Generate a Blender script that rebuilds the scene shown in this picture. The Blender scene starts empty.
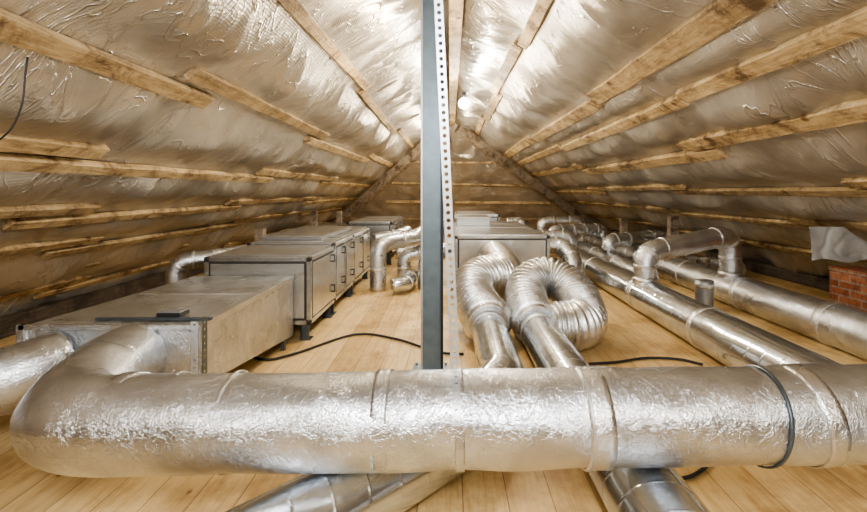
import bpy, math, random
from mathutils import Vector, Matrix, noise
random.seed(11)
scn=bpy.context.scene
try:
    scn.view_settings.look='AgX - Medium High Contrast'
except Exception: pass
COL=scn.collection
H=1.2; RZ=3.1; WL=4.05; WR=5.0; YA=11.5; YC=13.8; YB=-2.0

# ------------------------------------------------------------------ materials
def newmat(name):
    m=bpy.data.materials.new(name); m.use_nodes=True
    nt=m.node_tree; b=nt.nodes['Principled BSDF']
    return m,nt,b
def N(nt,t,**k):
    n=nt.nodes.new(t)
    for a,v in k.items(): setattr(n,a,v)
    return n
def coords(nt,kind='Object',scale=(1,1,1),rot=(0,0,0),rand=True):
    tc=N(nt,'ShaderNodeTexCoord'); mp=N(nt,'ShaderNodeMapping')
    mp.inputs['Scale'].default_value=scale; mp.inputs['Rotation'].default_value=rot
    if rand:
        oi=N(nt,'ShaderNodeObjectInfo'); ml=N(nt,'ShaderNodeMath',operation='MULTIPLY'); ml.inputs[1].default_value=37.0
        nt.links.new(oi.outputs['Random'],ml.inputs[0])
        ad=N(nt,'ShaderNodeVectorMath',operation='ADD')
        nt.links.new(tc.outputs[kind],ad.inputs[0]); nt.links.new(ml.outputs[0],ad.inputs[1])
        nt.links.new(ad.outputs[0],mp.inputs['Vector'])
    else: nt.links.new(tc.outputs[kind],mp.inputs['Vector'])
    return mp.outputs['Vector']
def ramp(nt,fac,stops):
    r=N(nt,'ShaderNodeValToRGB'); cr=r.color_ramp
    while len(cr.elements)<len(stops): cr.elements.new(0.5)
    for e,(p,c) in zip(cr.elements,stops):
        e.position=p; e.color=(*c,1) if len(c)==3 else c
    nt.links.new(fac,r.inputs['Fac']); return r.outputs['Color']
def mul(nt,a,b_,f=1):
    mx=N(nt,'ShaderNodeMix',data_type='RGBA',blend_type='MULTIPLY'); mx.inputs[0].default_value=f
    nt.links.new(a,mx.inputs[6]); nt.links.new(b_,mx.inputs[7]); return mx.outputs[2]
def bump(nt,b,heights):
    prev=None
    for h,st,d in heights:
        bn=N(nt,'ShaderNodeBump'); bn.inputs['Strength'].default_value=st; bn.inputs['Distance'].default_value=d
        nt.links.new(h,bn.inputs['Height'])
        if prev: nt.links.new(prev,bn.inputs['Normal'])
        prev=bn.outputs['Normal']
    nt.links.new(prev,b.inputs['Normal'])
def noi(nt,vec,scale,detail=3,rough=.55,dist=0):
    n=N(nt,'ShaderNodeTexNoise'); n.inputs['Scale'].default_value=scale; n.inputs['Detail'].default_value=detail
    n.inputs['Roughness'].default_value=rough; n.inputs['Distortion'].default_value=dist
    nt.links.new(vec,n.inputs['Vector']); return n.outputs['Fac']
def creases(nt,fac,w=.03,w2=.1):
    ab=N(nt,'ShaderNodeMath',operation='SUBTRACT'); ab.inputs[1].default_value=.5; nt.links.new(fac,ab.inputs[0])
    ab2=N(nt,'ShaderNodeMath',operation='ABSOLUTE'); nt.links.new(ab.outputs[0],ab2.inputs[0])
    return ramp(nt,ab2.outputs[0],[(0,(1,1,1)),(w,(.25,.25,.25)),(w2,(0,0,0))])
def simple(name,col,metal=0,rough=.5,bs=0,scale=30):
    m,nt,b=newmat(name); v=coords(nt)
    f=noi(nt,v,scale)
    c=ramp(nt,f,[(.3,tuple(x*.85 for x in col)),(.7,tuple(min(1,x*1.1) for x in col))])
    nt.links.new(c,b.inputs['Base Color']); b.inputs['Metallic'].default_value=metal; b.inputs['Roughness'].default_value=rough
    if bs: bump(nt,b,[(f,bs,.01)])
    return m
def foil(name,col=(.76,.79,.83),rough=.23,emb=.14,wr=.2,embs=140,metal=.97,fine=.4,cs=.32):
    m,nt,b=newmat(name); v=coords(nt)
    vo=N(nt,'ShaderNodeTexVoronoi'); vo.inputs['Scale'].default_value=embs; nt.links.new(v,vo.inputs['Vector'])
    w=noi(nt,v,6,3,.5,.6); w2=noi(nt,v,90,3,.65,1.0); big=noi(nt,v,2.2,3)
    cr=creases(nt,noi(nt,v,17,4,.6,1.2),.012,.04)
    c=ramp(nt,w,[(.3,tuple(x*.72 for x in col)),(.65,col)])
    nt.links.new(c,b.inputs['Base Color']); b.inputs['Metallic'].default_value=metal
    rr=N(nt,'ShaderNodeMapRange'); rr.inputs['To Min'].default_value=rough-.08; rr.inputs['To Max'].default_value=rough+.14
    nt.links.new(big,rr.inputs['Value']); nt.links.new(rr.outputs[0],b.inputs['Roughness'])
    bump(nt,b,[(w,wr,.02),(cr,cs,.005),(w2,fine,.005),(vo.outputs['Distance'],emb,.004)])
    return m
M_foil=foil('insulation_foil')
M_foilbox=foil('duct_board_foil',(.72,.74,.75),.24,.2,.25,80,.90,.5,.5)
M_tape=foil('aluminium_tape',(.84,.85,.85),.26,.08,.2)
M_flex=foil('flex_foil',(.84,.85,.86),.22,.0,.10,90,.95,.2,.2)
M_sheet=foil('pale_membrane_sheet',(.62,.62,.60),.45,.1,.3,60,.3)
def spiral(name,col=(.66,.70,.74),rough=.17):
    m,nt,b=newmat(name)
    tc=N(nt,'ShaderNodeTexCoord'); sp=N(nt,'ShaderNodeSeparateXYZ'); nt.links.new(tc.outputs['UV'],sp.inputs[0])
    a=N(nt,'ShaderNodeMath',operation='MULTIPLY'); a.inputs[1].default_value=1/.13; nt.links.new(sp.outputs['Y'],a.inputs[0])
    s=N(nt,'ShaderNodeMath',operation='ADD'); nt.links.new(a.outputs[0],s.inputs[0]); nt.links.new(sp.outputs['X'],s.inputs[1])
    f=N(nt,'ShaderNodeMath',operation='FRACT'); nt.links.new(s.outputs[0],f.inputs[0])
    r=ramp(nt,f.outputs[0],[(0,(1,1,1)),(.05,(0,0,0)),(.95,(0,0,0)),(1,(1,1,1))])
    v=coords(nt); n1=noi(nt,v,14,4); n2=noi(nt,v,4,2)
    c=ramp(nt,n1,[(.3,tuple(x*.85 for x in col)),(.7,col)])
    nt.links.new(c,b.inputs['Base Color']); b.inputs['Metallic'].default_value=.96; b.inputs['Roughness'].default_value=rough
    bump(nt,b,[(r,.45,.003),(n2,.12,.02),(n1,.05,.01)])
    return m
M_galv=spiral('spiral_galvanised_steel')
M_steel=simple('blue_grey_steel',(.17,.22,.25),.5,.4,.05,12)
M_zinc=simple('zinc_strap',(.55,.56,.56),.7,.4,.05,40)
M_dark=simple('dark_plastic',(.02,.02,.022),0,.45)
M_clamp=simple('dark_clamp_steel',(.13,.16,.19),.8,.35)
M_gask=simple('dark_gasket_casing',(.04,.04,.04),.4,.5)
M_alu=simple('aluminium_profile',(.58,.59,.60),.9,.22)
M_panel=simple('zinc_panel',(.60,.62,.63),.85,.24,.06,6)
M_cable=simple('black_cable_rubber',(.02,.02,.022),0,.55)
M_grey=simple('grey_duct_paint',(.40,.41,.42),.7,.4)
def wood(name,c1,c2,c3,scale=(14,1.2,14),stain=1.0):
    m,nt,b=newmat(name); v=coords(nt,scale=scale); v2=coords(nt)
    g=noi(nt,v,2.2,5,.65,1.2)
    c=ramp(nt,g,[(.28,c1),(.5,c2),(.72,c3)])
    vo=N(nt,'ShaderNodeTexVoronoi'); vo.inputs['Scale'].default_value=3.1; nt.links.new(v2,vo.inputs['Vector'])
    k=ramp(nt,vo.outputs['Distance'],[(.05,(.26,.15,.08)),(.11,(1,1,1))])
    c=mul(nt,c,k,.9)
    st=noi(nt,v2,3.6,7,.8,.6); sc=ramp(nt,st,[(.38,(.22,.18,.15)),(.48,(.72,.68,.65)),(.58,(1,1,1))])
    c=mul(nt,c,sc,stain)
    oi=N(nt,'ShaderNodeObjectInfo')
    t=ramp(nt,oi.outputs['Random'],[(0,(.58,.56,.54)),(.4,(.84,.82,.80)),(1,(1,1,1))])
    c=mul(nt,c,t)
    nt.links.new(c,b.inputs['Base Color']); b.inputs['Roughness'].default_value=.65
    bump(nt,b,[(g,.6,.01),(st,.4,.01)]); return m
M_wood=wood('raw_pine_batten',(.42,.29,.14),(.68,.52,.29),(.84,.69,.43))
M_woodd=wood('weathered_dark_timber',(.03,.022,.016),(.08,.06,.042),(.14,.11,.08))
M_woodx=wood('old_rafter_timber',(.30,.25,.19),(.44,.38,.30),(.56,.49,.40),(3,3,3))
# floor
m,nt,b=newmat('pine_plank_floor'); M_floor=m
v=coords(nt,rot=(0,0,math.pi/2),rand=False)
br=N(nt,'ShaderNodeTexBrick'); br.offset=.37; br.inputs['Scale'].default_value=1
br.inputs['Brick Width'].default_value=3.1; br.inputs['Row Height'].default_value=.175; br.inputs['Mortar Size'].default_value=.0022
br.inputs['Mortar Smooth'].default_value=.3; br.inputs['Bias'].default_value=0
br.inputs['Color1'].default_value=(.60,.42,.19,1); br.inputs['Color2'].default_value=(.79,.60,.31,1); br.inputs['Mortar'].default_value=(.24,.15,.07,1)
nt.links.new(v,br.inputs['Vector'])
v2=coords(nt,scale=(12,1,1),rand=False); g=noi(nt,v2,2.5,6,.65,1.0)
gc=ramp(nt,g,[(.25,(.66,.55,.41)),(.6,(1,1,1))])
v3=coords(nt,scale=(1.6,.9,1),rand=False); vo=N(nt,'ShaderNodeTexVoronoi'); vo.inputs['Scale'].default_value=3.4; nt.links.new(v3,vo.inputs['Vector'])
kc=ramp(nt,vo.outputs['Distance'],[(.035,(.36,.20,.09)),(.075,(1,1,1))])
d=noi(nt,coords(nt,rand=False),1.8,6,.7); dc=ramp(nt,d,[(.36,(.60,.53,.45)),(.52,(1,1,1))])
cur=br.outputs['Color']
for o in (gc,kc,dc): cur=mul(nt,cur,o,.9)
nt.links.new(cur,b.inputs['Base Color']); b.inputs['Roughness'].default_value=.5
bump(nt,b,[(g,.15,.005)])
# membrane
m,nt,b=newmat('foil_vapour_membrane'); M_mem=m
vv=coords(nt,rand=False)
w1=noi(nt,vv,1.2,5,.6,.8)
w2=noi(nt,coords(nt,scale=(.6,1.7,.6),rand=False),1.6,3,.5,1.4)
w3=noi(nt,vv,34,2,.5)
w4=noi(nt,vv,3.0,2,.5,.8)
w5=noi(nt,coords(nt,scale=(.4,1.7,.4),rand=False),4.0,3,.5,.8)
w6=noi(nt,coords(nt,scale=(.7,1.5,.7),rand=False),3.0,3,.55,1.0)
cr=creases(nt,w2,.005,.022); cr2=creases(nt,w6,.006,.020)
c=ramp(nt,w1,[(.3,(.40,.37,.32)),(.5,(.56,.525,.47)),(.7,(.70,.67,.615))])
nt.links.new(c,b.inputs['Base Color']); b.inputs['Metallic'].default_value=.74; b.inputs['Roughness'].default_value=.31
wv=N(nt,'ShaderNodeTexWave'); wv.inputs['Scale'].default_value=24; wv.bands_direction='Y'; wv.inputs['Distortion'].default_value=.6; nt.links.new(vv,wv.inputs['Vector'])
wx=N(nt,'ShaderNodeTexWave'); wx.inputs['Scale'].default_value=24; wx.bands_direction='X'; wx.inputs['Distortion'].default_value=.6; nt.links.new(vv,wx.inputs['Vector'])
bump(nt,b,[(w4,.18,.05),(w5,.24,.03),(cr,.7,.016),(cr2,.5,.009),(w3,.14,.004),(wv.outputs['Fac'],.35,.003),(wx.outputs['Fac'],.2,.003)])
# brick
m,nt,b=newmat('red_brick'); M_brick=m
tc=N(nt,'ShaderNodeTexCoord'); sp=N(nt,'ShaderNodeSeparateXYZ'); nt.links.new(tc.outputs['Object'],sp.inputs[0])
ad=N(nt,'ShaderNodeMath',operation='ADD'); nt.links.new(sp.outputs['X'],ad.inputs[0]); nt.links.new(sp.outputs['Y'],ad.inputs[1])
cb=N(nt,'ShaderNodeCombineXYZ'); nt.links.new(ad.outputs[0],cb.inputs[0]); nt.links.new(sp.outputs['Z'],cb.inputs[1])
br=N(nt,'ShaderNodeTexBrick'); br.inputs['Scale'].default_value=1; br.inputs['Brick Width'].default_value=.24; br.inputs['Row Height'].default_value=.07; br.inputs['Mortar Size'].default_value=.008
br.inputs['Color1'].default_value=(.30,.10,.045,1); br.inputs['Color2'].default_value=(.46,.19,.09,1); br.inputs['Mortar'].default_value=(.32,.26,.21,1)
nt.links.new(cb.outputs[0],br.inputs['Vector'])
bn_=noi(nt,coords(nt),22,4); bc=ramp(nt,bn_,[(.3,(.5,.45,.43)),(.6,(1,1,1))])
nt.links.new(mul(nt,br.outputs['Color'],bc),b.inputs['Base Color']); b.inputs['Roughness'].default_value=.9
bump(nt,b,[(br.outputs['Fac'],-.6,.012),(bn_,.5,.01)])
m,nt,b=newmat('lamp_glow'); M_glow=m
b.inputs['Emission Color'].default_value=(1,.97,.9,1); b.inputs['Emission Strength'].default_value=400

# ------------------------------------------------------------------ helpers
def finish(o,parent=None,label=None,cat=None,group=None,kind=None):
    if parent is not None:
        o.parent=parent; o.location=o.location-parent.location
    if label: o['label']=label
    if cat: o['category']=cat
    if group: o['group']=group
    if kind: o['kind']=kind
    return o
def mk(name,verts,faces,mat,smooth=False,uvs=None,**k):
    vs=[Vector(v) for v in verts]
    lo=Vector([min(v[i] for v in vs) for i in range(3)]); hi=Vector([max(v[i] for v in vs) for i in range(3)])
    c=(lo+hi)/2
    me=bpy.data.meshes.new(name); me.from_pydata([v-c for v in vs],[],faces); me.materials.append(mat)
    if smooth: me.polygons.foreach_set('use_smooth',[True]*len(me.polygons))
    if uvs:
        ul=me.uv_layers.new(name='UVMap'); 
        for i,uv in enumerate(uvs): ul.data[i].uv=uv
    me.update()
    o=bpy.data.objects.new(name,me); o.location=c; COL.objects.link(o)
    return finish(o,**k)
def empty(name,loc,**k):
    o=bpy.data.objects.new(name,None); o.location=loc; o.empty_display_size=.1; COL.objects.link(o); return finish(o,**k)
BF=[(0,1,2,3),(7,6,5,4),(0,4,5,1),(1,5,6,2),(2,6,7,3),(3,7,4,0)]
def hexa(name,p,mat,bev=.004,**k):
    o=mk(name,p,BF,mat,**k)
    if bev:
        md=o.modifiers.new('b','BEVEL'); md.width=bev; md.segments=2
    return o
def bx(x0,x1,y0,y1,z0,z1):
    return [(x0,y0,z0),(x0,y1,z0),(x1,y1,z0),(x1,y0,z0),(x0,y0,z1),(x0,y1,z1),(x1,y1,z1),(x1,y0,z1)]
def box(name,x0,x1,y0,y1,z0,z1,mat,bev=.004,**k): return hexa(name,bx(x0,x1,y0,y1,z0,z1),mat,bev,**k)
def multibox(name,bl,mat,bev=.002,**k):
    vs=[];fs=[]
    for b_ in bl:
        n=len(vs); vs+=bx(*b_); fs+=[tuple(i+n for i in f) for f in BF]
    o=mk(name,vs,fs,mat,**k)
    if bev: md=o.modifiers.new('b','BEVEL'); md.width=bev; md.segments=1
    return o
def fillet(pts,R,n=10):
    pts=[Vector(p) for p in pts]; out=[pts[0]]
    for i in range(1,len(pts)-1):
        a,b_,c=pts[i-1],pts[i],pts[i+1]; u=(a-b_).normalized(); w=(c-b_).normalized()
        ang=u.angle(w); 
        if ang>3.1: out.append(b_); continue
        t=min(R/math.tan(ang/2),(a-b_).length*.49,(c-b_).length*.49)
        p0=b_+u*t; p1=b_+w*t
        for j in range(n+1):
            s=j/n; out.append(p0*(1-s)**2+b_*2*s*(1-s)+p1*s*s)
    out.append(pts[-1]); return out
def catmull(pts,n=10):
    P=[Vector(p) for p in pts]; P=[P[0]*2-P[1]]+P+[P[-1]*2-P[-2]]; out=[]
    for i in range(1,len(P)-2):
        for j in range(n):
            t=j/n; a,b_,c,d_=P[i-1],P[i],P[i+1],P[i+2]
            out.append(.5*((2*b_)+(c-a)*t+(2*a-5*b_+4*c-d_)*t*t+(3*b_-a-3*c+d_)*t**3))
    out.append(P[-2]); return out
def resample(pts,step):
    d=[0]
    for i in range(1,len(pts)): d.append(d[-1]+(pts[i]-pts[i-1]).length)
    L=d[-1]; n=max(2,int(round(L/step))); out=[]; k=0
    for i in range(n+1):
        s=L*i/n
        while k<len(d)-2 and d[k+1]<s: k+=1
        seg=d[k+1]-d[k]; t=(s-d[k])/seg if seg>1e-9 else 0
        out.append(pts[k].lerp(pts[k+1],t))
    return out,L
def sweep(name,pts,r,mat,step=.04,seg=40,rf=None,wob=0,wf=1.5,**k):
    P,L=resample([Vector(p) for p in pts],step); n=len(P); vs=[];fs=[];uv=[]
    T=[(P[min(i+1,n-1)]-P[max(i-1,0)]).normalized() for i in range(n)]
    ref=Vector((0,0,1)) if abs(T[0].z)<.9 else Vector((0,1,0))
    u=T[0].cross(ref).normalized()
    seed=random.random()*50
    for i in range(n):
        if i: u=(u-T[i]*u.dot(T[i])).normalized()
        w=T[i].cross(u); s=L*i/(n-1); rr=rf(s,L) if rf else r
        for j in range(seg):
            a=2*math.pi*j/seg; q=rr
            if wob: q+=wob*noise.noise(Vector((math.cos(a)*wf,math.sin(a)*wf,s*5*wf/1.5+seed)))
            vs.append(P[i]+u*math.cos(a)*q+w*math.sin(a)*q)
    for i in range(n-1):
        for j in range(seg):
            j2=(j+1)%seg; fs.append((i*seg+j,i*seg+j2,(i+1)*seg+j2,(i+1)*seg+j))
            s0=L*i/(n-1); s1=L*(i+1)/(n-1)
            uv+=[(j/seg,s0),((j+1)/seg,s0),((j+1)/seg,s1),(j/seg,s1)]
    fs.append(tuple(range(seg))[::-1]); uv+=[(0,0)]*seg
    fs.append(tuple((n-1)*seg+j for j in range(seg))); uv+=[(0,0)]*seg
    o=mk(name,vs,fs,mat,True,uv,**k)
    o.data.polygons[-1].use_smooth=False; o.data.polygons[-2].use_smooth=False
    return o
def ring(name,c,axis,r,w,mat,parent,t=.006):
    c=Vector(c); ax=Vector(axis).normalized()
    h=[(-w/2,-.004),(-w/2,t),(-w/4,t*1.1),(w/4,t*1.1),(w/2,t),(w/2,-.004)]
    ref=Vector((0,0,1)) if abs(ax.z)<.9 else Vector((0,1,0))
    u=ax.cross(ref).normalized(); v_=ax.cross(u); seg=48; vs=[];fs=[]
    for s,dr in h:
        for j in range(seg):
            a=2*math.pi*j/seg; vs.append(c+ax*s+(u*math.cos(a)+v_*math.sin(a))*(r+dr))
    for i in range(len(h)-1):
        for j in range(seg): fs.append((i*seg+j,i*seg+(j+1)%seg,(i+1)*seg+(j+1)%seg,(i+1)*seg+j))
    return mk(name,vs,fs,mat,True,parent=parent)
def pt_at(pts,frac):
    P,L=resample([Vector(p) for p in pts],.01); i=min(len(P)-2,max(1,int(frac*(len(P)-1))))
    return P[i],(P[i+1]-P[i-1])
def duct(name,pts,r,mat,label,bands=(),bandmat=None,bw=.05,step=.04,wob=0,rf=None,partname='duct_shell',cat='duct',group=None,seg=40):
    P0=Vector(pts[0]); root=empty(name,(P0.x,P0.y,max(0,min(Vector(p).z for p in pts)-r)),label=label,cat=cat,group=group)
    sweep(partname,pts,r,mat,step,seg,rf,wob,parent=root)
    for f in bands:
        c,a=pt_at(pts,f); ring('tape_band',c,a,r+(.0025 if wob else 0),bw,bandmat or M_tape,root,.0025)
    return root

# ------------------------------------------------------------------ structure
box('floor',-4.6,5.4,YB,YC+.3,-.05,0,M_floor,0,kind='structure',label='pale pine plank attic floor')
LB=[0,-.99,-1.60,-2.2,-2.66,-3.02,-3.6,-4.05]
RB=[0,.70,1.5,1.84,2.36,2.97,3.52,4.13,5.0]
def slope(name,side,bats,lab):
    W=WL if side<0 else WR; L=math.hypot(W,RZ); nx=130 if side>0 else 110; ny=470
    n_in=Vector((-side*RZ/L,0,-W/L)); vs=[];fs=[]
    ab=[abs(x) for x in bats]
    for i in range(nx+1):
        x=W*i/nx; ymax=YA+(YC-YA)*x/W
        for j in range(ny+1):
            y=YB+(ymax-YB)*j/ny
            d=0
            for a,b_ in zip(ab[:-1],ab[1:]):
                if a<=x<=b_:
                    t=(x-a)/(b_-a); s=math.sin(math.pi*t)
                    pin=.15+.85*abs(math.sin(math.pi*(y+.3*side+.15*math.sin(a*9))/1.35))
                    d=.09*s*s*pin*min(1,(b_-a)/.5)
                    q2=noise.noise(Vector((x*.8-y*.7,y*.7+x*.8,5.0+side)))
                    q3=noise.noise(Vector((x*.5+7,y*2.2+math.sin(x*2),2.0+side)))
                    q4=noise.noise(Vector((x*1.0+a*5,y*1.0,8.0+side)))
                    q5=noise.noise(Vector((x*.6+a,y*3.4-x*.5,11.0+side)))
                    d+=s*s*(.026*max(0,1-abs(q2)*6)**1.5+.035*q4)
                    d+=s*(.022*max(0,1-abs(q3)*7)**1.3+.012*max(0,1-abs(q5)*6)**1.3)
            d=max(d,-.02)
            vs.append(Vector((side*x,y,RZ*(1-x/W)))+n_in*d)
    for i in range(nx):
        for j in range(ny):
            a=i*(ny+1)+j; f=(a,a+1,a+ny+2,a+ny+1); fs.append(f if side>0 else f[::-1])
    return mk(name,vs,fs,M_mem,True,kind='structure',label=lab)
slope('ceiling',-1,LB,'sloping roof lined with wrinkled foil membrane')
slope('ceiling.001',1,RB,'sloping roof lined with wrinkled foil membrane')
vs=[];fs=[];n=90
for i in range(n+1):
    t=i/n; 
    for j in range(n+1):
        s=j/n; xl=-WL*t; xr=WR*t; x=xl+(xr-xl)*s
        d=.10*noise.noise(Vector((x*2.2,t*4,1)))*math.sin(math.pi*s)+.05*max(0,1-5*abs(noise.noise(Vector((x*1.5,t*5,4)))))*math.sin(math.pi*s)
        vs.append((x,YA+(YC-YA)*t-abs(d),RZ*(1-t)))
for i in range(n):
    for j in range(n):
        a=i*(n+1)+j; fs.append((a,a+1,a+n+2,a+n+1))
mk('wall_far',vs,fs,M_mem,True,kind='structure',label='far hip slope lined with foil membrane')
mk('wall_rear',[(-WL,YB,0),(WR,YB,0),(0,YB,RZ)],[(0,1,2)],M_mem,kind='structure',label='rear gable lined with foil membrane')

def batten(side,x,y0,y1,w,t,name='roof_batten',mat=None,label='rough-sawn pine batten nailed over the foil membrane',lift=0,skew=0,group='roof battens'):
    W=WL if side<0 else WR; L=math.hypot(W,RZ)
    n_in=Vector((-side*RZ/L,0,-W/L)); dn=Vector((side*W/L,0,-RZ/L))
    vs=[];fs=[];n=max(3,int((y1-y0)/.10)); sd=random.random()*90
    for i in range(n+1):
        y=y0+(y1-y0)*i/n; s_=abs(x)+skew*(i/n-.5)
        c=Vector((side*s_,y,RZ*(1-s_/W)))
        ja=.010*noise.noise(Vector((y*2.9,sd,0))); jb=.010*noise.noise(Vector((y*2.7,sd,4))); jt=.003*noise.noise(Vector((y*1.3,sd,9)))
        for a,b_ in ((-w/2+ja,0),(w/2+jb,0),(w/2+jb,t+jt),(-w/2+ja,t-jt)):
            vs.append(c+dn*a+n_in*(b_+lift))
    for i in range(n):
        for j in range(4):
            fs.append((i*4+j,i*4+(j+1)%4,(i+1)*4+(j+1)%4,(i+1)*4+j))
    fs.append((3,2,1,0)); fs.append(tuple(n*4+j for j in range(4)))
    o=mk(name,vs,fs,mat or M_wood,label=label,cat='batten',group=group)
    md=o.modifiers.new('b','BEVEL'); md.width=.003; md.segments=1; md.limit_method='ANGLE'
    return o
def ymax(side,x): return YA+(YC-YA)*abs(x)/(WL if side<0 else WR)
def row(side,x,w,t,brk,lift=.006,j=.02,sk=.03,ov=.0):
    # neighbouring lengths lap side by side, offset by about one board width
    ym=ymax(side,x)-.1; ys=[YB+.1]+[b_ for b_ in brk if b_<ym-.4]+[ym]
    if ov: j=w*.56
    for k in range(len(ys)-1):
        off=(j if k%2 else -j)
        e=ov*random.uniform(.5,1) if k else 0
        batten(side,abs(x)+off,ys[k]+.01-e,ys[k+1]-.01,w*random.uniform(.88,1.06),t*random.uniform(.85,1.15),lift=lift,skew=random.uniform(-sk,sk)*(.4 if ov else 1))
row(-1,.99,.09,.045,[1.15,2.3,5.0,8.3],j=.03,sk=.05)
row(-1,1.60,.10,.045,[1.0,3.05,5.6,8.9],ov=.5,sk=.05)
row(-1,2.2,.095,.04,[2.75,5.6,8.4],ov=.7,sk=.05)
row(-1,2.66,.085,.04,[3.3,5.7,9.0],ov=.8,sk=.05)
row(-1,3.02,.08,.035,[3.8,6.6,9.6],ov=.7)
row(-1,3.6,.085,.035,[4.4,7.4],j=.03,ov=.5)
row(-1,3.32,.06,.03,[4.0,7.5],j=.02)
row(1,.70,.12,.045,[2.3,4.4,6.6,8.8],j=.025)
row(1,1.5,.16,.055,[4.6,8.1],j=.02)
row(1,1.84,.12,.05,[3.5,7.4],j=.02)
row(1,2.36,.14,.055,[4.4,8.0],ov=.6)
row(1,2.97,.10,.045,[3.3,6.0,9.4],ov=.7)
row(1,3.52,.09,.04,[4.6,7.4],ov=.6)
row(1,4.13,.10,.04,[5.0,8.2],j=.035)
box('ridge_beam',-.01,.12,YB+.05,YA-.2,2.86,2.99,M_wood,.005,label='long pine ridge board along the roof peak',cat='beam')
def beam(name,a,b_,w,h,mat,up=(0,0,1),**k):
    a=Vector(a);b_=Vector(b_); d=(b_-a).normalized(); s=d.cross(Vector(up)).normalized(); u=s.cross(d)
    p=[a-s*w/2-u*h/2,a-s*w/2+u*h/2,a+s*w/2+u*h/2,a+s*w/2-u*h/2]; q=[x+(b_-a) for x in p]
    return hexa(name,p+q,mat,.004,**k)
beam('hip_rafter',(-.1,11.0,2.80),(-3.4,13.0,.15),.2,.20,M_woodx,label='heavy diagonal timber rafter at the hip end',cat='rafter',group='hip rafters')
beam('hip_rafter',(.19,11.0,2.76),(4.15,13.0,.15),.2,.20,M_woodx,label='heavy diagonal timber rafter at the hip end',cat='rafter',group='hip rafters')
for t,a_,b2 in ((.36,.1,.2),(.54,.35,.5),(.70,1.4,.45),(.86,.5,2.2)):
    y=YA+(YC-YA)*t-.17; z=RZ*(1-t)
    beam('roof_batten',(-WL*t+.3+a_*.5,y,z+random.uniform(-.05,.05)),(WR*t-.3-b2*.5,y,z+random.uniform(-.05,.05)),.04,.06+random.uniform(-.02,.02),M_wood,label='pine batten crossing the hip end membrane',cat='batten',group='hip battens')
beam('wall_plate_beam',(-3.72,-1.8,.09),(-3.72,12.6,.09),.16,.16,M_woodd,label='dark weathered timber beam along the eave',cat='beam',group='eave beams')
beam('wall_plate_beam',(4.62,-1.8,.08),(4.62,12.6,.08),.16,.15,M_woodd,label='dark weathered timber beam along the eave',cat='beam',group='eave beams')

# ------------------------------------------------------------------ steel post
root=empty('steel_post',(-.12,3.0,0),label='blue-grey steel channel post standing on the plank floor',cat='post')
def chan(name,x0,x1,y0,y1,z0,z1,t,mat,parent):
    prof=[(x0,y1),(x0,y0),(x1,y0),(x1,y1),(x1-.03,y1),(x1-.03,y1-t),(x1-t,y1-t),(x1-t,y0+t),(x0+t,y0+t),(x0+t,y1-t),(x0+.03,y1-t),(x0+.03,y1)]
    n=len(prof); vs=[(x,y,z0) for x,y in prof]+[(x,y,z1) for x,y in prof]
    fs=[(i,(i+1)%n,(i+1)%n+n,i+n) for i in range(n)]+[tuple(range(n))[::-1],tuple(range(n,2*n))]
    return mk(name,vs,fs,mat,parent=parent)
chan('channel',-.185,-.062,2.96,3.05,.012,2.80,.006,M_steel,root)
box('stiffener_flange',-.192,-.178,2.945,2.96,.012,2.8,M_zinc,.002,parent=root,label='bright zinc edge strip')
box('stiffener_flange',-.06,-.045,2.93,3.04,.012,2.8,M_dark,.002,parent=root,label='dark narrow flange')
box('base_plate',-.25,-.01,2.88,3.12,0,.012,M_steel,.002,parent=root)
for x,y in ((-.23,2.9),(-.03,2.9),(-.23,3.1),(-.03,3.1)):
    sweep('bolt',[(x,y,.012),(x,y,.03)],.009,M_zinc,.01,6,parent=root)

def perfpath(name,fn,L,w,pitch,mat,axis=(1,0,0),hr=.28,th=.0025,**k):
    n=max(1,int(L/pitch)); pitch=L/n; vs=[];fs=[]
    for i in range(n):
        b0=len(vs); hp,hw=pitch/2,w/2
        out=[(hw,0),(hw,hp),(0,hp),(-hw,hp),(-hw,0),(-hw,-hp),(0,-hp),(hw,-hp)]
        rr=w*hr
        out+=[(math.cos(math.pi*q/4)*rr,math.sin(math.pi*q/4)*rr) for q in range(8)]
        for a,b_ in out:
            p,d=fn(pitch*(i+.5)+b_); s=Vector(axis); s=(s-d*s.dot(d)).normalized()
            vs.append(p+s*a)
        for q in range(8): fs.append((b0+q,b0+(q+1)%8,b0+8+(q+1)%8,b0+8+q))
    o=mk(name,vs,fs,mat,**k); md=o.modifiers.new('s','SOLIDIFY'); md.thickness=th; return o
def perf(name,p0,p1,w,pitch,mat,**k):
    p0=Vector(p0);p1=Vector(p1); L=(p1-p0).length; d=(p1-p0)/L
    return perfpath(name,lambda s:(p0+d*s,d),L,w,pitch,mat,**k)
# ------------------------------------------------------------------ front duct
FY=1.511; FR=.153
fp=fillet([(-1.56,2.22,.40),(-1.49,1.95,.42),(-1.32,FY,.422),(3.6,FY+.03,.475)],.22,12)
def dz(x): return .422+(x+1.26)*(.053/4.86)
root=duct('round_duct',fp,FR,M_foil,'large foil-wrapped round duct with taped seams and steel clamps',wob=.009,step=.025,seg=72)
def fb(x,w,mat=None,nm='tape_band',t=.001,tilt=.01,dr=.0025,dy=0): ring(nm,(x,FY+.012,dz(x)),(1,dy,tilt),FR+dr,w,mat or M_foil,root,t)
fb(-.73,.012,t=.003,mat=M_tape); fb(-.22,.05,tilt=.03); fb(-.93,.012); fb(.47,.08,mat=M_tape); fb(1.19,.06,tilt=.1,mat=M_tape); fb(-1.1,.05,dy=-.1)
fb(1.04,.010,M_clamp,'clamp',.002,-.14,.003); fb(.44,.008,M_zinc,'clamp',.003,0,.003)
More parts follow.
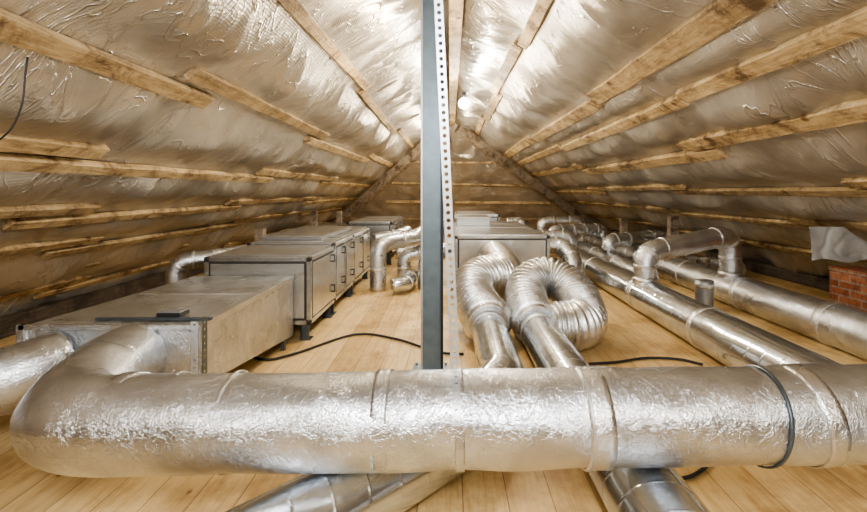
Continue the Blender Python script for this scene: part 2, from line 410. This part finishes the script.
sroot=empty('perforated_hanging_strap',(.017,FY+.01,.6),label='perforated zinc strap hanging from the ridge to the foil duct',cat='strap')
perf('strap',(.018,FY+.01,dz(.02)+FR+.008),(-.085,FY+.01,2.86),.030,.026,M_zinc,parent=sroot,hr=.25)
RR=FR+.007
def loopfn(s):
    a=math.pi/2+s/RR
    c=Vector((.02,FY+.012,dz(.02)))
    return c+Vector((0,math.cos(a)*RR,math.sin(a)*RR)),Vector((0,-math.sin(a),math.cos(a)))
perfpath('strap_tail',loopfn,RR*1.25,.026,.026,M_zinc,parent=sroot,hr=.2)
ring('strap_loop',(.03,FY+.012,dz(.03)),(1,0,.01),FR+.003,.030,M_foil,sroot,.001)

duct('round_duct',fillet([(-1.90,2.21,.38),(-1.98,2.06,.355),(-2.6,1.60,.28)],.2),.150,M_foil,'foil-wrapped round branch duct leaving the rectangular plenum',bands=(.35,.7),wob=.009)

# ------------------------------------------------------------------ rectangular foil duct
X0,X1=-2.14,-1.25
root=empty('rectangular_duct',(-1.6,2.9,0),label='foil-faced rectangular duct tapering toward its near end',cat='duct')
hexa('duct_body',[(X0,2.24,.20),(X0+.1,3.6,.05),(X1,3.6,.05),(X1,2.24,.22),(X0,2.24,.53),(X0+.1,3.6,.53),(X1,3.6,.53),(X1,2.24,.53)],M_foilbox,.01,parent=root)
box('edge_tape',X1-.05,X1+.004,2.24,3.6,.50,.534,M_tape,.002,parent=root)
box('edge_tape',X0+.1,X1-.05,2.95,3.02,.529,.533,M_tape,.001,parent=root)
multibox('end_flange',[(X0,X1,2.228,2.248,.515,.54),(X0,X1,2.228,2.248,.19,.22),(X1-.03,X1+.012,2.228,2.248,.19,.54),(X0-.012,X0+.03,2.228,2.248,.19,.54)],M_foilbox,.002,parent=root)
perf('corner_strap',(X1+.014,2.27,.14),(X1+.014,2.27,.56),.044,.034,M_clamp,axis=(0,1,0),parent=root,hr=.2)
perf('corner_strap',(X1-.012,2.222,.14),(X1-.012,2.222,.56),.035,.034,M_zinc,axis=(1,0,0),parent=root,hr=.2)
box('top_rail',X0+.30,X1+.01,2.33,2.355,.534,.546,M_clamp,.002,parent=root)
box('bottom_rail',X0-.03,X1+.01,2.32,2.35,.14,.158,M_clamp,.002,parent=root)
for xa,ya,zt in ((X1-.03,2.36,.25),(X0+.03,2.36,.25),(X1-.03,3.4,.08),(X0+.13,3.4,.08)):
    box('stand_leg',xa,xa+.03,ya,ya+.03,0,zt,M_clamp,.002,parent=root)
root=empty('control_box',(-1.48,2.42,.536),label='small dark control box lying on the foil duct',cat='box')
box('housing',-1.55,-1.42,2.37,2.46,.536,.560,M_dark,.006,parent=root)
box('cover',-1.545,-1.425,2.375,2.455,.560,.567,M_grey,.003,parent=root)
# ------------------------------------------------------------------ air handling units
def ahu(x0,x1,y0,y1,z0,z1,label,divs=1,legs=True,group='air handling unit modules'):
    r=empty('air_handling_unit',((x0+x1)/2,(y0+y1)/2,0),label=label,cat='ventilation unit',group=group)
    p=.036; q=.006
    box('casing',x0+q,x1-q,y0+q,y1-q,z0+q,z1-q,M_gask,.004,parent=r)
    bars=[]
    for x in (x0,x1-p):
        for z in (z0,z1-p): bars.append((x,x+p,y0+p,y1-p,z,z+p))
        for y in (y0,y1-p): bars.append((x,x+p,y,y+p,z0+p,z1-p))
    for y in (y0,y1-p):
        for z in (z0,z1-p): bars.append((x0+p,x1-p,y,y+p,z,z+p))
    for d_ in range(1,divs):
        yy=y0+(y1-y0)*d_/divs
        for x in (x0,x1-p): bars.append((x,x+p,yy-p/2,yy+p/2,z0+p,z1-p))
        bars.append((x0+p,x1-p,yy-p/2,yy+p/2,z1-p,z1))
    multibox('frame',bars,M_alu,.003,parent=r)
    for x in (x0-.002,x1-p+.002):
        for y in (y0-.002,y1-p+.002):
            for z in (z0-.002,z1-p+.002):
                box('corner_cap',x,x+p,y,y+p,z,z+p,M_dark,.006,parent=r)
    for d_ in range(divs):
        ya=y0+(y1-y0)*d_/divs+.052; yb=y0+(y1-y0)*(d_+1)/divs-.052
        for xs in (x1-.008,x0-.004):
            box('access_door',xs,xs+.012,ya,yb,z0+.052,z1-.052,M_panel,.003,parent=r)
        for zz in (z0+.12,z1-.14):
            multibox('handle',[(x1+.004,x1+.022,yb-.06,yb-.045,zz,zz+.015),(x1+.004,x1+.022,yb-.06,yb-.045,zz+.06,zz+.075),(x1+.02,x1+.028,yb-.062,yb-.043,zz,zz+.075)],M_dark,.002,parent=r)
        box('lid_panel',x0+.045,x1-.045,ya-.006,yb+.006,z1-.008,z1+.014,M_panel,.004,parent=r)
    box('front_panel',x0+.052,x1-.052,y0-.004,y0+.01,z0+.052,z1-.052,M_panel,.003,parent=r)
    if legs:
        for x in (x0+.02,x1-.09):
            for y in (y0+.02,y1-.1):
                multibox('leg',[(x,x+.07,y,y+.01,0,z0),(x,x+.01,y,y+.08,0,z0),(x-.005,x+.08,y-.005,y+.09,0,.008)],M_clamp,.002,parent=r)
    return r
ahu(-1.98,-1.12,3.62,4.38,.13,.675,'zinc-panelled air handling module with aluminium frame on short legs')
ahu(-1.98,-1.12,4.385,5.24,.13,.70,'zinc-panelled air handling module with twin access doors',divs=2)
ahu(-1.98,-1.12,5.245,6.3,.13,.70,'zinc-panelled air handling module with side handles',divs=2)
ahu(.06,1.22,5.5,6.6,.15,.665,'wide zinc air handling module feeding the flexible hoses',divs=1)
ahu(.06,1.22,6.605,8.1,.15,.665,'long zinc air handling module on short legs',divs=2)
r=empty('roof_plenum',(.35,7.4,.679),label='small sheet-metal plenum resting on the ventilation unit',cat='duct')
box('body',.1,.62,7.0,7.9,.679,.79,M_grey,.006,parent=r); box('lid',.08,.64,6.98,7.92,.79,.805,M_panel,.004,parent=r)
r=empty('roof_plenum',(-1.6,4.8,.714),label='low sheet-metal cover box resting on the ventilation unit',cat='duct')
box('body',-1.9,-1.3,4.55,5.9,.714,.745,M_grey,.006,parent=r); box('lid',-1.92,-1.28,4.53,5.92,.745,.755,M_panel,.004,parent=r)
ahu(-1.7,-.95,7.4,9.2,.2,.70,'distant zinc ventilation unit',divs=3)
ahu(.1,1.0,9.0,10.8,.2,.74,'distant zinc ventilation unit',divs=3)
ahu(-3.0,-2.35,8.6,10.2,.1,.5,'distant low zinc ventilation unit near the eave',divs=2)

# ------------------------------------------------------------------ flexible hoses
def flex(pts,r,label,smooth_len=.06,p=.040,amp=.0145):
    root=empty('flexible_hose',(pts[0][0],pts[0][1],0),label=label,cat='hose',group='flexible foil hoses')
    P=catmull(pts,14)
    def rf(s,L):
        k=min(1,max(0,s/smooth_len)); e=min(1,(L-s)/.03)
        return (r-.03*(1-k)+amp*k*(2*abs(math.sin(math.pi*s/p))**.8-1))*(.8+.2*e)
    sweep('corrugated_sleeve',P,r,M_flex,p/12,72,rf,.005,1.5,parent=root)
    c,a=pt_at(P,.012); ring('clamp',c,a,r-.026,.04,M_tape,root,.006)
    return root
flex([(.30,3.46,.175),(.285,3.60,.195),(.24,3.76,.235),(.20,3.93,.305),(.225,4.09,.38),(.34,4.20,.415),(.46,4.34,.41),(.53,4.62,.40),(.55,5.1,.40),(.54,5.49,.41)],.182,'crinkled silver corrugated hose curling up to the unit')
flex([(.665,3.46,.175),(.655,3.60,.20),(.64,3.76,.265),(.66,3.90,.345),(.745,3.99,.41),(.87,4.02,.435),(.99,3.96,.40),(1.065,3.83,.32),(1.075,3.67,.24),(1.03,3.50,.195),(.92,3.40,.19),(.76,3.38,.19)],.170,'crinkled silver corrugated hose looping over itself onto the floor')
duct('round_duct',[(.68,1.0,.145),(.665,3.50,.15)],.14,M_galv,'smooth galvanised spiral duct passing beneath the foil duct',bands=(.94,),bandmat=M_tape,bw=.06)
duct('round_duct',fillet([(.30,3.50,.15),(.30,2.55,.14),(.02,1.95,.14),(-.95,.95,.135)],.35),.133,M_galv,'smooth galvanised spiral duct bending away beneath the foil duct',bands=(.03,),bandmat=M_tape,bw=.06)

# ------------------------------------------------------------------ long floor ducts
duct('round_duct',[(1.95,.6,.165),(1.95,9.3,.165)],.165,M_galv,'long spiral duct lying along the plank floor',bands=(.18,.32,.45,.458,.62,.8),bw=.05,wob=.003)
duct('round_duct',[(3.0,.9,.165),(3.0,9.6,.165)],.165,M_foil,'long foil-wrapped duct lying near the eave',bands=(.2,.3,.42,.55,.7),bw=.06,wob=.004)
bp=fillet([(1.95,4.5,.33),(1.95,4.5,.60),(3.0,4.82,.74),(3.0,4.82,.33)],.15,3)
root=duct('bridge_duct',bp,.108,M_foil,'foil-wrapped duct arching over the floor from one duct to another',bands=(.08,.16,.27,.68,.80,.9),bw=.03,wob=.004)
sweep('saddle',[(1.95,4.5,.27),(1.95,4.5,.35)],.118,M_tape,.03,parent=root); sweep('saddle',[(3.0,4.82,.27),(3.0,4.82,.35)],.118,M_tape,.03,parent=root)
duct('duct_stub',[(2.60,4.6,0),(2.60,4.6,.30)],.085,M_grey,'short grey vent stub standing on the floor',bands=(.85,),cat='vent')
L1='foil-wrapped elbow dropping from the unit to the floor'
duct('round_duct',fillet([(1.24,6.1,.48),(1.50,6.1,.48),(1.56,5.75,.36),(1.56,5.6,.0)],.14,3),.115,M_foil,L1,bands=(.2,.4,.6,.8),bw=.03,wob=.004)
duct('round_duct',fillet([(1.24,7.3,.48),(1.95,7.3,.48),(1.95,7.3,.32)],.16,3),.10,M_foil,'foil-wrapped elbow joining unit and floor duct',bands=(.3,.5,.7),bw=.03,wob=.004)
duct('round_duct',fillet([(1.95,8.5,.32),(1.95,8.5,.46),(3.0,8.9,.46),(3.0,8.9,.32)],.12,3),.12,M_foil,'distant foil-wrapped duct arching above the others',bands=(.2,.4,.6,.8),bw=.04,wob=.004)
duct('round_duct',[(2.47,5.6,.14),(2.47,10.6,.14)],.13,M_foil,'distant foil-wrapped floor duct',bands=(.2,.4,.6),bw=.05,wob=.004)
duct('round_duct',fillet([(2.47,7.0,.27),(2.47,7.0,.44),(3.55,7.5,.46),(3.55,7.5,0)],.13,3),.11,M_foil,'distant foil duct arching from the floor duct',bands=(.15,.3,.6,.75),bw=.04,wob=.004)
duct('round_duct',[(3.95,6.2,.13),(3.95,10.8,.13)],.13,M_foil,'distant foil duct hugging the eave',bands=(.3,.6),bw=.05,wob=.004)
duct('round_duct',fillet([(1.3,10.4,.5),(1.6,10.4,.5),(1.6,10.0,.5),(1.6,10.0,.0)],.12,3),.12,M_foil,'distant foil elbow behind the units',bands=(.4,),bw=.05)
duct('round_duct',fillet([(3.55,6.3,0),(3.55,6.3,.38),(3.2,6.3,.42)],.12,3),.09,M_galv,'slim galvanised riser by the eave',bands=(.4,),bw=.04)
duct('round_duct',fillet([(2.2,10.9,0),(2.2,10.9,.5),(3.2,10.9,.5),(3.2,10.9,0)],.2,3),.13,M_foil,'distant foil arch duct at the far end',bands=(.4,.6),bw=.05)
duct('round_duct',fillet([(1.48,8.4,0),(1.48,8.4,.42),(1.32,8.1,.46)],.12,3),.09,M_foil,'small foil elbow tucked behind the unit',bands=(.3,.6),bw=.03)
duct('round_duct',fillet([(-.88,5.5,0.0),(-.88,5.5,.56),(-.45,5.9,.60),(-.40,7.0,.60)],.14,3),.10,M_foil,'foil-wrapped elbow duct rising from the floor',bands=(.12,.25,.4,.6),bw=.03,wob=.004)
duct('round_duct',fillet([(-.80,6.7,.30),(-.40,6.7,.30),(-.28,7.1,.30),(-.28,8,.30)],.12),.10,M_foil,'short foil-wrapped duct crossing low',bands=(.3,.5),bw=.04,wob=.004)
duct('round_duct',fillet([(-.62,6.1,0),(-.62,6.1,.34),(-.34,6.15,.38)],.1,3),.095,M_foil,'short foil-wrapped riser elbow with tape bands',bands=(.3,.85),bw=.03)
duct('round_duct',fillet([(-.30,5.6,0),(-.30,5.6,.36),(-.10,5.9,.42),(.05,6.2,.42)],.1,3),.10,M_foil,'short foil elbow beside the unit',bands=(.3,.6,.85),bw=.03)
duct('round_duct',fillet([(-.68,5.25,.10),(-.52,5.30,.12),(-.48,5.8,.12)],.08,3),.085,M_galv,'short galvanised pipe lying between the risers',bands=(.3,.7),bw=.03)
duct('round_duct',fillet([(-1.11,6.5,.5),(-.75,6.7,.55),(-.70,7.3,.55)],.12),.10,M_foil,'short foil duct linking two ventilation units',bands=(.3,.5),bw=.04,wob=.004)
duct('round_duct',fillet([(-.55,9.5,0),(-.55,9.5,.5),(-.1,9.5,.6)],.15,3),.13,M_foil,'distant foil elbow at the far end',bands=(.3,),bw=.05)
duct('round_duct',fillet([(-2.44,4.0,.0),(-2.44,4.0,.58),(-2.16,4.12,.60),(-2.02,4.5,.60)],.12,3),.078,M_foil,'slim foil elbow pipe behind the foil duct',bands=(.2,.45,.55,.7),bw=.025)
duct('round_duct',[(-2.5,5.2,.12),(-2.5,8.2,.12)],.11,M_foil,'distant foil-wrapped duct along the floor',bands=(.3,.6),bw=.04)

# ------------------------------------------------------------------ posts, chimney
for x,y in ((3.05,6.6),(-3.0,6.6),(-2.75,8.35),(3.4,9.4),(-2.9,10.9)):
    W=WL if x<0 else WR; zt=RZ*(1-abs(x)/W)-.14
    beam('timber_post',(x+.22,y,0),(x+.22,y,zt if x<0 else zt-.22),.12,.12,M_woodx,up=(0,1,0),label='short timber post propping the roof slope',cat='post',group='timber props')
r=empty('brick_chimney',(3.90,4.2,0),label='red brick chimney stub below the roof slope',cat='chimney')
box('brick_shaft',3.75,4.03,3.95,4.45,0,.42,M_brick,.004,parent=r)
box('top_course',3.745,4.035,3.945,4.455,.42,.47,M_brick,.004,parent=r)
vs=[];fs=[]
for i in range(51):
    for j in range(25):
        f=j/24
        x=3.10+.60*i/50; top=min(.90,RZ*(1-x/WR)-.10); bot=.61+.015*math.sin(i*.18)
        z=top+(bot-top)*f
        cr_=max(0,1-8*abs(noise.noise(Vector((i*.06,j*.06,3)))))
        vs.append((x+.01*f,3.88-.02*f+.012*cr_+.018*noise.noise(Vector((i*.07,j*.04,0))),z))
for i in range(50):
    for j in range(24):
        a=i*25+j; fs.append((a,a+1,a+26,a+25))
mk('membrane_scrap',vs,fs,M_sheet,True,label='creased pale membrane sheet hanging above the bricks',cat='membrane')

# ------------------------------------------------------------------ cables
def cable(pts,r,label):
    return sweep('cable',catmull(pts,10),r,M_cable,.03,10,label=label,cat='cable')
cable([(-1.75,3.5,.012),(-1.35,3.2,.012),(-1.15,3.3,.012),(-.8,3.75,.012),(-.45,3.65,.012),(-.1,3.35,.012),(.1,3.3,.012)],.009,'black cable snaking over the plank floor')
cable([(.86,3.10,.012),(1.15,3.14,.012),(1.4,3.22,.012),(1.62,3.20,.012),(1.74,3.1,.012)],.009,'black cable lying on the plank floor')
cable([(.88,1.86,.010),(1.0,1.88,.010),(1.12,1.96,.010),(1.2,2.05,.010)],.008,'thin black cable on the floor beside the duct')
cable([(-1.69,1.8,1.74),(-1.70,1.8,1.66),(-1.71,1.8,1.56),(-1.75,1.8,1.46),(-1.80,1.8,1.41)],.0035,'thin black wire hanging from the roof')

# ------------------------------------------------------------------ lamps and added fill lights
def bulb(x,y,z,e,col=(1,.82,.56),r_=.05,dz_=.12):
    r=empty('ceiling_or_fill_lamp',(x,y,z),label='bare glowing bulb in a socket, same for the ridge lamp and added fill bulbs',cat='lamp',group='ridge lamps')
    pts=[(x,y,z-r_+2*r_*i/14) for i in range(15)]
    sweep('bulb',pts,.03,M_glow,.006,20,lambda s,L: max(.004,r_*math.sqrt(max(0,1-(2*s/L-1)**2))),parent=r)
    sweep('socket',[(x,y,z+r_),(x,y,z+r_+.09)],.03,M_dark,.02,16,parent=r)
    l=bpy.data.lights.new('lamp_light','POINT'); l.energy=e; l.color=col; l.shadow_soft_size=.03
    o=bpy.data.objects.new('lamp_light',l); o.location=(x,y,z-dz_); COL.objects.link(o)
bulb(.20,6.4,2.46,45,r_=.075,dz_=.3)
bulb(-.165,4.1,2.20,85,r_=.035)  # bulb added out of sight behind the post to brighten the membrane
bulb(-.18,9.8,2.0,100)  # extra bulb added to lighten the dim far hip end
def area(loc,tgt,size,e,col=(1,.97,.92)):  # added fill lights behind the camera, not fixtures of the attic
    l=bpy.data.lights.new('fill_light','AREA'); l.shape='DISK'; l.size=size; l.energy=e; l.color=col
    o=bpy.data.objects.new('fill_light',l); o.location=loc; o.rotation_euler=(Vector(tgt)-Vector(loc)).to_track_quat('-Z','Y').to_euler(); COL.objects.link(o)
area((0,-.6,2.1),(0,2.2,.4),.6,76,(.98,.98,1))
area((-1.4,-1.0,1.5),(-1.7,5,1.9),.45,27,(1,.93,.82))
area((1.6,-1.0,1.5),(2.0,5,1.9),.45,31,(1,.93,.82))
w=bpy.data.worlds.new('World'); scn.world=w; w.use_nodes=True
w.node_tree.nodes['Background'].inputs[0].default_value=(1,.92,.8,1); w.node_tree.nodes['Background'].inputs[1].default_value=.3

cam=bpy.data.cameras.new('Camera'); co=bpy.data.objects.new('Camera',cam); COL.objects.link(co)
co.location=(0,0,H); co.rotation_euler=(math.pi/2,0,0)
cam.sensor_width=36; cam.lens=450/867*36; cam.shift_x=-16.5/867; cam.shift_y=-64/867; cam.clip_start=.05
scn.camera=co
